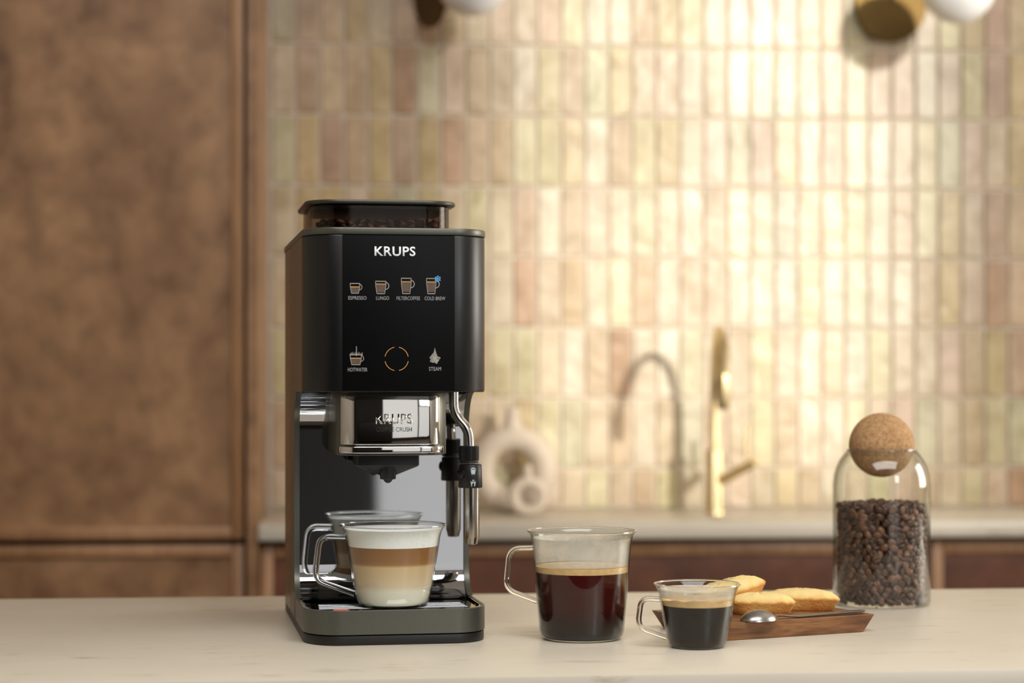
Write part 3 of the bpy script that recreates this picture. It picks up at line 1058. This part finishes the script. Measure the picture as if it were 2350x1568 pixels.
# brew group
prism('group_housing', plan(.0518, .0370, .142, .026, .030, .001), .1690, .2274, 'olive', cm, bevel=.0018)
def cover_plan(off):
    pts = []
    hw, cxx = .0475 + off, -.001
    ca, cb = .0165, .021
    y0 = .0340 - off
    fl_ = hw - ca
    for i in range(11):
        t = PI / 2 * i / 10
        pts.append((cxx - hw + ca - ca * math.cos(t), y0 + .0022 + cb - cb * math.sin(t)))
    for i in range(1, 16):
        x = -fl_ + 2 * fl_ * i / 16
        pts.append((cxx + x, y0 + .0022 * (x / fl_) ** 2))
    for i in range(11):
        t = PI / 2 * i / 10
        pts.append((cxx + hw - ca + ca * math.sin(t), y0 + .0022 + cb - cb * math.cos(t)))
    pts += [(cxx + hw, .080), (cxx - hw, .080)]
    return pts
cov = prism('chrome_cover', cover_plan(0), .1787, .2246, 'chrome', cm, bevel=.0012, seg=3)
prism('chrome_ring', cover_plan(.0016), .1712, .1776, 'chrome', cm, bevel=.0010, seg=3)
prism('group_gasket', inset(cover_plan(0), .0015), .1700, .1795, 'black_soft', cm)
link('embossed_lettering', text_mesh('embossed_lettering', 'KRUPS', -.0172, .0164, .1980, .2075, .0349, weight=.012, depth=.0012, spacing=1.08), 'chrome', cov)
link('printed_lettering', text_mesh('printed_lettering', 'COFFEE CRUSH', -.0165, .0160, .1912, .1951, .0349, depth=.0009), 'dark_ink', cov)

# spout
bm = bmesh.new()
def rr(hx0, hx1, y0, y1, z, r=.004):
    pts = []
    for cx_, cy_, a0 in ((hx0 + r, y0 + r, PI), (hx1 - r, y0 + r, 1.5 * PI), (hx1 - r, y1 - r, 0), (hx0 + r, y1 - r, .5 * PI)):
        for i in range(4):
            a = a0 + PI / 2 * i / 3
            pts.append(bm.verts.new((cx_ + r * math.cos(a), cy_ + r * math.sin(a), z)))
    return pts
rings = [rr(-.0315, .0275, .068, .108, .1695), rr(-.0315, .0275, .068, .108, .1590), rr(-.0302, .0262, .0693, .1067, .1575), rr(-.0085, .0065, .080, .094, .1490, .002)]
for a, b in zip(rings[:-1], rings[1:]):
    for i in range(16):
        bm.faces.new((a[i], a[(i + 1) % 16], b[(i + 1) % 16], b[i]))
bm.faces.new(rings[0]); bm.faces.new(list(reversed(rings[-1])))
sp = link('spout', to_mesh(bm, 'spout', 30), 'black_soft', cm)
nz = lathe('nozzle', [(0, .1418), (.0018, .1421), (.0035, .1436), (.0044, .1452), (.0070, .1456), (.0075, .1462), (.0075, .1575), (0, .1575)], 'black_soft', sp, seg=28)
nz.location = (-.0012, .0775, 0)

# steam wand
tube('steam_pipe', smooth_path([(.0613, .08, .2290), (.0613, .08, .2065), (.0755, .08, .1915), (.0762, .08, .1735)], .013, 8), .0046, 'chrome', cm, 18)
bm = bmesh.new()
n = 132
for z, k in ((.1600, 1), (.1608, 1.0), (.1615, 0), (.1625, 0), (.1630, 2), (.1752, 2), (.1762, 1)):
    ring = []
    for i in range(n):
        a = 2 * PI * i / n
        r = .0093 if k != 0 else .0088
        if k == 2: r = .0095 if (i % 4) < 2 else .0088
        ring.append(bm.verts.new((r * math.cos(a), r * math.sin(a), z)))
    if z > .16:
        for i in range(n):
            bm.faces.new((prev[i], prev[(i + 1) % n], ring[(i + 1) % n], ring[i]))
    else:
        bm.faces.new(list(reversed(ring)))
    prev = ring
bm.faces.new(prev)
kn = link('steam_knob', to_mesh(bm, 'steam_knob', 20), 'black_soft', cm)
kn.location = (.0758, .08, 0)
co = lathe('froth_collar', [(0, .1368), (.0108, .1368), (.0114, .1374), (.0107, .1582), (.0100, .1590), (0, .1590)], 'black_soft', cm, seg=40)
co.location = (.0772, .08, 0)
bt = lathe('air_valve', [(0, 0), (.0046, 0), (.0046, .0022), (.0036, .0030), (0, .0030)], 'black', co, seg=24)
bt.location = (-.0088, -.0052, .1500); bt.rotation_euler = (PI / 2, 0, math.radians(-58))
for zc, kind in ((.1534, 0), (.1418, 1)):
    bm = bmesh.new()
    def on(x, z):
        xx = x + .001
        return Vector((xx, -math.sqrt(max(0, .01135 ** 2 - xx * xx)), z))
    def pp(pts):
        bm.faces.new([bm.verts.new(on(x, z)) for x, z in pts])
    pp([(-.0013, zc - .0030), (.0013, zc - .0030), (.0018, zc + .0008), (-.0018, zc + .0008)])
    for s in (-1, 1):
        pp([(s * .0017, zc - .0034), (s * .0013, zc - .0034), (s * .0021, zc + .0016), (s * .0026, zc + .0016)])
    pp([(-.0017, zc - .0037), (.0017, zc - .0037), (.0016, zc - .0033), (-.0016, zc - .0033)])
    if kind == 0:
        pp([(-.0026, zc + .0014), (.0026, zc + .0014), (.0014, zc + .0027), (-.0014, zc + .0027)])
    else:
        for xx in (-.0008, 0, .0008):
            pp([(xx - .0003, zc + .0012), (xx + .0001, zc + .0012), (xx + .0004, zc + .0030), (xx, zc + .0030)])
    link('collar_icon', to_mesh(bm, 'collar_icon'), 'pale_ink', co)
tb = lathe('steam_tube', [(0, .0832), (.0040, .0832), (.0056, .0838), (.0066, .0880), (.0074, .0905), (.0075, .1370), (0, .1370)], 'steel', cm, seg=36)
tb.location = (.0783, .08, 0)

# ================================================================== CUPS
def vessel(name, loc, rz, outer, t, handle, hr, label, cat, group, floor_t=.0014):
    e = empty(name, loc, rz, label=label, cat=cat, group=group)
    inner = [(r - t, max(z, floor_t)) for r, z in outer if r - t > 0.004 and z > 0.0005]
    prof = outer + [(outer[-1][0] - t * .5, outer[-1][1] + t * .4)] + list(reversed(inner)) + [(0, inner[0][1])]
    lathe('glass_wall', prof, 'thin', e, seg=72, angle=60)
    rr_, zz_ = outer[-1]
    tor = []
    for i in range(13):
        a = 2 * PI * i / 12
        tor.append((rr_ - t * .3 + .0008 * math.cos(a), zz_ + .0008 * math.sin(a)))
    lathe('rim', tor[:-1], 'glass', e, seg=72, closed=True)
    tube('handle', smooth_path([(x, 0, z) for x, z in handle], .010, 8), hr, 'glass', e, 16)
    return e, inner
def r_at(inner, z):
    for (r0, z0), (r1, z1) in zip(inner[:-1], inner[1:]):
        if z0 <= z <= z1 and z1 > z0:
            return r0 + (r1 - r0) * (z - z0) / (z1 - z0)
    return inner[-1][0]
def liquid(name, parent, inner, z0, z1, mat, bottom=True, gap=.00012, top=True):
    zs = [z0] + [z for r, z in inner if z0 + .0004 < z < z1 - .0004] + [z1]
    pr = [(r_at(inner, max(z, inner[0][1])) - gap, z) for z in zs]
    if abs(z0 - inner[0][1]) < 1e-6: pr[0] = (inner[0][0] - gap, z0 + .0002)
    return lathe(name, [(0, pr[0][1])] + pr + [(0, z1)], mat, parent, seg=64, angle=50)

# camera-aligned handle direction for the two cups on the worktop
mug_o = [(0, 0), (.0315, 0), (.0355, .0010), (.0378, .0036), (.0390, .0080), (.0410, .0306), (.0431, .0515), (.0440, .0675), (.0452, .0812), (.0459, .0885), (.0470, .0945), (.0486, .0980), (.0500, .0993)]
mug, inn = vessel('coffee_mug', (0.2052, 1.9171, CT + .0002), math.radians(-3), mug_o, .0012,
                  [(-.0440, .0836), (-.0665, .0832), (-.0702, .0455), (-.0410, .0344)], .0025,
                  'tall glass mug of black coffee with a misted rim, beside the coffee machine', 'mug', None)
liquid('coffee', mug, inn, inn[0][1], .0618, 'coffee')
liquid('crema', mug, inn, .0618, .0672, 'crema')
mist = [(r_at(inn, z) - .0002, z) for z in (.0680, .0740, .0812, .0885, .0930)]
lathe('condensation', mist + [(r - .0002, z) for r, z in reversed(mist)], 'mist', mug, seg=64, closed=True)

esp_o = [(0, 0), (.0205, 0), (.0238, .0010), (.0256, .0034), (.0270, .0076), (.0303, .0235), (.0326, .0370), (.0336, .0430), (.0348, .0487), (.0366, .0535), (.0384, .0562)]
esp, inn = vessel('espresso_cup', (0.3016, 1.8499, CT + .0002), math.radians(-3), esp_o, .0012,
                  [(-.0330, .0426), (-.0500, .0437), (-.0533, .0172), (-.0274, .0086)], .0025,
                  'small glass espresso cup standing in front of the wooden board', 'cup', None)
liquid('coffee', esp, inn, inn[0][1], .0378, 'espresso')
# uneven crema layer
bm = bmesh.new()
R0 = r_at(inn, .040) - .0003
seg = 72
rows = []
for k, (f, z) in enumerate(((1, .0378), (1.0, .0400), (1.0, None), (.93, None), (.6, None), (.25, None))):
    row = []
    for i in range(seg):
        a = 2 * PI * i / seg
        zz = z if z is not None else .0432 + .0008 * math.sin(3 * a + 1) + .0006 * math.sin(7 * a) + .0004 * math.sin(13 * a) - (.0004 if k > 2 else 0)
        rad = (r_at(inn, zz) - .0003) * f
        row.append(bm.verts.new((rad * math.cos(a), rad * math.sin(a), zz)))
    rows.append(row)
for a_, b_ in zip(rows[:-1], rows[1:]):
    for i in range(seg):
        bm.faces.new((a_[i], a_[(i + 1) % seg], b_[(i + 1) % seg], b_[i]))
bm.faces.new(rows[-1]); bm.faces.new(list(reversed(rows[0])))
link('crema', to_mesh(bm, 'crema', 60), 'crema', esp)
mist = [(r_at(inn, z) - .0002, z) for z in (.0445, .0470, .0490, .0520)]
lathe('condensation', mist + [(r - .0002, z) for r, z in reversed(mist)], 'mist', esp, seg=64, closed=True)

lat_o = [(0, 0), (.0265, 0), (.0310, .0012), (.0335, .0045), (.0349, .0095), (.0370, .0185), (.0397, .0367), (.0425, .0536), (.0438, .0630), (.0449, .0675), (.0470, .0718), (.0492, .0744)]
Rm = Matrix.Rotation(math.radians(5.5), 4, 'Z')
pc = Vector((0.0362, 1.8844, CT + .0294)) + Rm @ Vector((.0013, .057, .0005))
lat, inn = vessel('latte_cup', pc, math.radians(-2), lat_o, .0012,
                  [(-.0440, .0629), (-.0680, .0637), (-.0725, .0236), (-.0356, .0106)], .0029,
                  'glass cup of layered caffe latte standing on the drip tray', 'cup', None)
M['latte'] = ramp_z('latte_layers', [(0.0, (240, 236, 220)), (0.0150, (242, 236, 218)), (0.0200, (230, 210, 178)), (0.030, (222, 196, 158)),
                                     (0.0375, (220, 190, 148)), (0.0400, (168, 124, 78)), (0.0430, (156, 112, 68)), (0.0560, (146, 102, 60))], 0.35, trans=0.1)
liquid('milk_layer', lat, inn, inn[0][1], .0385, 'latte')
liquid('coffee_layer', lat, inn, .0385, .0552, 'latte')
liquid('milk_foam', lat, inn, .0552, .0712, 'foam')

# ================================================================== BOARD, BISCUITS, SPOON
bd = bmesh.new()
def rect(hx, hy, z): return [bd.verts.new((sx * hx, sy * hy, z)) for sx, sy in ((-1, -1), (1, -1), (1, 1), (-1, 1))]
a_, b_ = rect(.0755, .0585, 0), rect(.0865, .0612, .0165)
for i in range(4):
    bd.faces.new((a_[i], a_[(i + 1) % 4], b_[(i + 1) % 4], b_[i]))
bd.faces.new(b_); bd.faces.new(list(reversed(a_)))
bmesh.ops.bevel(bd, geom=bd.edges[:], offset=.0006, segments=1, affect='EDGES')
board = link('serving_board', to_mesh(bd, 'serving_board'), 'board')
board.location = (.3844, 1.9737, CT + .0001)
board.rotation_euler = (0, 0, math.radians(21.7))
tag(board, 'small dark walnut serving board with slanted ends under the biscuits', 'board')
TOP = CT + .0168

def biscuit(L, W, H, seed):
    """boat-shaped bake: golden hull flaring upwards, crisp rim, pale domed crumb on top"""
    rnd = random.Random(seed)
    ph = [rnd.uniform(0, 6) for _ in range(8)]
    bm = bmesh.new()
    lay = bm.verts.layers.float.new('bake')
    n = 64
    def outline(a, k):
        c, s_ = math.cos(a), math.sin(a)
        e = 2.7
        q = (abs(c) ** e + abs(s_) ** e) ** (-1 / e)
        w = 1 + .02 * math.sin(5 * a + ph[0]) + .014 * math.sin(11 * a + ph[1])
        return c * q * L / 2 * k * w, s_ * q * W / 2 * k * w
    sect = [(.80, 0, .85), (.83, .03, .95), (.90, .28, .75), (.965, .46, .68), (1.0, .52, .92), (.985, .58, .78), (.93, .66, .25), (.80, .80, .05), (.60, .92, .0), (.35, .98, .0), (.12, 1.0, .02)]
    rows = []
    for k, z, bk in sect:
        row = []
        for i in range(n):
            a = 2 * PI * i / n
            x, y = outline(a, k)
            g = .035 * math.sin(9 * a + ph[2] + 7 * k) * math.sin(11 * k + ph[3]) + .03 * math.sin(17 * a + ph[4] + 13 * k)
            v = bm.verts.new((x, y, H * z * (1 + (g if z > .2 else 0))))
            v[lay] = min(1, max(0, bk + .12 * math.sin(4 * a + ph[5]) * (1 if bk > .3 else .3)))
            row.append(v)
        rows.append(row)
    for p, q in zip(rows[:-1], rows[1:]):
        for i in range(n):
            bm.faces.new((p[i], p[(i + 1) % n], q[(i + 1) % n], q[i]))
    bm.faces.new(rows[-1]); bm.faces.new(list(reversed(rows[0])))
    return to_mesh(bm, 'biscuit', 80)
def put_biscuit(loc, rot, dims, seed, label):
    o = link('biscuit', biscuit(*dims, seed), 'biscuit')
    o.location = loc
    o.rotation_euler = rot
    return tag(o, label, 'biscuit', 'golden biscuits on the wooden board')
put_biscuit((.3800, 1.9600, TOP), (0, 0, math.radians(-12)), (.066, .031, .0200), 2, 'golden biscuit lying flat in the middle, nearest the spoon')
put_biscuit((.4265, 1.9935, TOP), (0, 0, math.radians(-18)), (.074, .034, .0200), 5, 'golden biscuit lying flat on the right of the board')
put_biscuit((.3545, 1.9790, TOP + .0095), (math.radians(8), math.radians(-13), math.radians(8)), (.074, .033, .0215), 9, 'golden biscuit leaning on top of the others, partly behind the espresso cup')

sp_ = empty('teaspoon', (.3680, 1.9060, TOP), math.radians(23.5), label='satin steel teaspoon lying bowl down along the board edge', cat='spoon')
bm = bmesh.new()
n, m = 32, 9
rings = []
for sgn, off in ((1, 0.0), (-1, .0009)):
    rs = []
    for k in range(m):
        t = k / (m - 1)
        row = []
        for i in range(n):
            a = 2 * PI * i / n
            x = .0185 * math.cos(a) * math.sin(t * PI / 2)
            y = .0132 * math.sin(a) * math.sin(t * PI / 2) * (1 - .16 * math.cos(a))
            z = .0100 * math.cos(t * PI / 2) ** 1.2 - off * (1 if t < .99 else 0)
            row.append(bm.verts.new((x, y, z)))
        rs.append(row)
    rings.append(rs)
for rs in rings:
    for a_, b_ in zip(rs[:-1], rs[1:]):
        for i in range(n):
            bm.faces.new((a_[i], a_[(i + 1) % n], b_[(i + 1) % n], b_[i]))
for i in range(n):
    bm.faces.new((rings[0][-1][i], rings[0][-1][(i + 1) % n], rings[1][-1][(i + 1) % n], rings[1][-1][i]))
bmesh.ops.remove_doubles(bm, verts=bm.verts[:], dist=1e-6)
link('bowl', to_mesh(bm, 'bowl', 60), 'spoon', sp_)
bm = bmesh.new()
secs = []
for x, w, z, t in ((.0165, .0030, .0022, .0010), (.020, .0029, .0036, .0011), (.026, .0027, .0034, .0011), (.034, .0027, .0022, .0011), (.045, .0030, .0014, .0011), (.075, .0040, .0020, .0010), (.105, .0050, .0026, .0010), (.1175, .0050, .0028, .0009), (.1190, .0044, .0028, .0008)):
    secs.append([bm.verts.new((x, y, zz)) for y, zz in ((-w, z), (-w * .6, z + t), (w * .6, z + t), (w, z), (w * .6, z - t), (-w * .6, z - t))])
for a_, b_ in zip(secs[:-1], secs[1:]):
    for i in range(6):
        bm.faces.new((a_[i], a_[(i + 1) % 6], b_[(i + 1) % 6], b_[i]))
bm.faces.new(secs[0]); bm.faces.new(list(reversed(secs[-1])))
link('handle', to_mesh(bm, 'handle', 50), 'spoon', sp_)

# ================================================================== JAR OF BEANS
JX, JY = .5542, 2.1873
jar = empty('glass_jar', (JX, JY, CT + .0002), label='clear glass storage jar filled with coffee beans, closed by a cork ball', cat='jar')
jo = [(0, 0), (.0470, 0), (.0500, .0012), (.0513, .0040), (.0514, .060), (.0514, .1240), (.0512, .1290), (.0504, .1364), (.0480, .1452), (.0445, .1528), (.0400, .1593), (.0362, .1634)]
ji = [(r - .0018, max(z, .0018)) for r, z in jo if z > .0005]
lathe('glass_body', jo + [(.0352, .1642)] + list(reversed(ji)) + [(0, ji[0][1])], 'jar', jar, seg=80, angle=60)
tor = [(.0356 + .0013 * math.cos(2 * PI * i / 12), .1636 + .0013 * math.sin(2 * PI * i / 12)) for i in range(12)]
lathe('rim', tor, 'glass', jar, seg=80, closed=True)
ck = lathe('cork_ball', [(.0342 * math.sin(PI * i / 32), -.0342 * math.cos(PI * i / 32)) for i in range(33)], 'cork', None, seg=56)
ck.location = (JX, JY, CT + .1690)
tag(ck, 'round cork ball stopper sitting in the mouth of the jar', 'stopper')

def bean_mesh():
    """flat-bellied ellipsoid with a crease along the flat side"""
    bm = bmesh.new()
    n, m = 14, 9
    top = bm.verts.new((0, 0, .0026)); bot = bm.verts.new((0, 0, -.0017))
    rows = []
    for k in range(1, m):
        t = PI * k / m
        row = []
        for i in range(n):
            a = 2 * PI * i / n
            x = .0052 * math.sin(t) * math.cos(a); y = .0039 * math.sin(t) * math.sin(a)
            z = .0026 * math.cos(t)
            if z < 0:
                z = z * .8
                z += .0011 * math.exp(-(y / .0008) ** 2) * (1 - (x / .0056) ** 2)
            row.append(bm.verts.new((x, y, z)))
        rows.append(row)
    bot.co.z = -.0010
    for i in range(n):
        j = (i + 1) % n
        bm.faces.new((top, rows[0][i], rows[0][j]))
        bm.faces.new((rows[-1][i], bot, rows[-1][j]))
        for a_, b_ in zip(rows[:-1], rows[1:]):
            bm.faces.new((a_[i], b_[i], b_[j], a_[j]))
    for f in bm.faces:
        c = f.calc_center_median()
        f.material_index = 1 if (c.z < -.0003 and abs(c.y) < .0009) else 0
    return to_mesh(bm, 'coffee_bean', 75)
BEAN = bean_mesh(); BEAN.materials.append(M['bean']); BEAN.materials.append(M['crease'])
BEAN2 = BEAN.copy(); BEAN2.materials.clear(); BEAN2.materials.append(M['bean_pale']); BEAN2.materials.append(M['crease'])
rnd = random.Random(11)
def bean_matrix(pos, normal, spin, tilt, sc):
    """belly (-z) turned against normal when flip; random tilt"""
    q = Vector(normal).to_track_quat('Z', 'X')
    mt = Matrix.Translation(pos) @ q.to_matrix().to_4x4() @ Matrix.Rotation(tilt, 4, 'X') @ Matrix.Rotation(spin, 4, 'Z')
    return mt @ Matrix.Diagonal((sc, sc, sc, 1))
solo, rest = [], []
to_cam = Vector((-JX, -JY, 0)).normalized()
rows_n = 16
for r in range(rows_n):
    z = .0066 + r * .0063
    nper = 31
    for i in range(nper):
        a = 2 * PI * (i + .5 * (r % 2) + rnd.uniform(-.18, .18)) / nper
        d = Vector((math.cos(a), math.sin(a), 0))
        zz = z + rnd.uniform(-.0012, .0012)
        if r == rows_n - 1: zz += rnd.uniform(-.002, .003)
        rad = .0446 + rnd.uniform(-.0012, .0005)
        if zz < .0095: rad -= .0014
        nrm = (d * (1 if rnd.random() < .5 else -1) + Vector((rnd.uniform(-.45, .45), rnd.uniform(-.45, .45), rnd.uniform(-.45, .45)))).normalized()
        mt = bean_matrix(Vector((JX, JY, CT + zz)) + d * rad, nrm, rnd.uniform(0, 2 * PI), 0, rnd.uniform(.92, 1.08))
        (solo if d.dot(to_cam) > .12 else rest).append(mt)
for rad_in, cnt in ((.0370, 25),):
    for r in range(rows_n):
        for i in range(cnt):
            a = 2 * PI * (i + rnd.random() * .5) / cnt
            d = Vector((math.cos(a), math.sin(a), 0))
            rest.append(bean_matrix(Vector((JX, JY, CT + .009 + r * .0063)) + d * rad_in, Vector((rnd.gauss(0, 1), rnd.gauss(0, 1), rnd.gauss(0, 1))).normalized(), 0, 0, 1.05))
for k in range(150):
    a = rnd.uniform(0, 2 * PI); q = .040 * math.sqrt(rnd.random())
    rest.append(bean_matrix(Vector((JX + q * math.cos(a), JY + q * math.sin(a), CT + .1035 + rnd.uniform(-.003, .003) + .004 * (1 - q / .04))), Vector((rnd.gauss(0, .6), rnd.gauss(0, .6), 1)).normalized(), rnd.uniform(0, 6), 0, 1))
jar_core = []
def add_bean(mt, label, group):
    o = bpy.data.objects.new('coffee_bean', BEAN2 if rnd.random() < .28 else BEAN)
    COL.objects.link(o)
    o.matrix_world = mt
    return tag(o, label, 'coffee bean', group)
rnd.shuffle(solo)
for k, mt in enumerate(solo):
    if k < 262:
        add_bean(mt, 'dark roasted coffee bean pressed against the glass of the storage jar', 'coffee beans in the storage jar')
    else:
        rest.append(mt)
rb_ = join_copies([(BEAN, m_) for m_ in rest], 'coffee_beans', ['bean', 'crease'])
tag(rb_, 'dark roasted coffee beans filling the inside of the storage jar', 'coffee beans', None, 'stuff')

# beans in the hopper
Mw = Matrix.Translation((0.0362, 1.8844, CT)) @ Rm
cnt = 0
rest2 = []
for layer in range(3):
    for iy in range(12):
        for ix in range(13):
            x = -.058 + ix * .0097 + rnd.uniform(-.002, .002) + (.004 if iy % 2 else 0)
            y = .1400 + iy * .0110 + rnd.uniform(-.0015, .0015)
            if abs(x) > .0585 or y > .268: continue
            if y < .150 and abs(x) > .040: continue
            if y > .255 and abs(x) > .048: continue
            z = .3805 + layer * .0052 + rnd.uniform(-.0008, .0010)
            mt = Mw @ bean_matrix(Vector((x, y, z)), Vector((rnd.gauss(0, .8), rnd.gauss(0, .8), 1)).normalized(), rnd.uniform(0, 6), 0, 1.05)
            if iy == 0 and layer >= 1:
                add_bean(mt, 'roasted coffee bean behind the smoked front of the machine hopper', 'coffee beans in the machine hopper')
            else:
                rest2.append(mt)
rb2 = join_copies([(BEAN, m_) for m_ in rest2], 'coffee_beans', ['bean', 'crease'])
tag(rb2, 'roasted coffee beans filling the machine hopper', 'coffee beans', None, 'stuff')
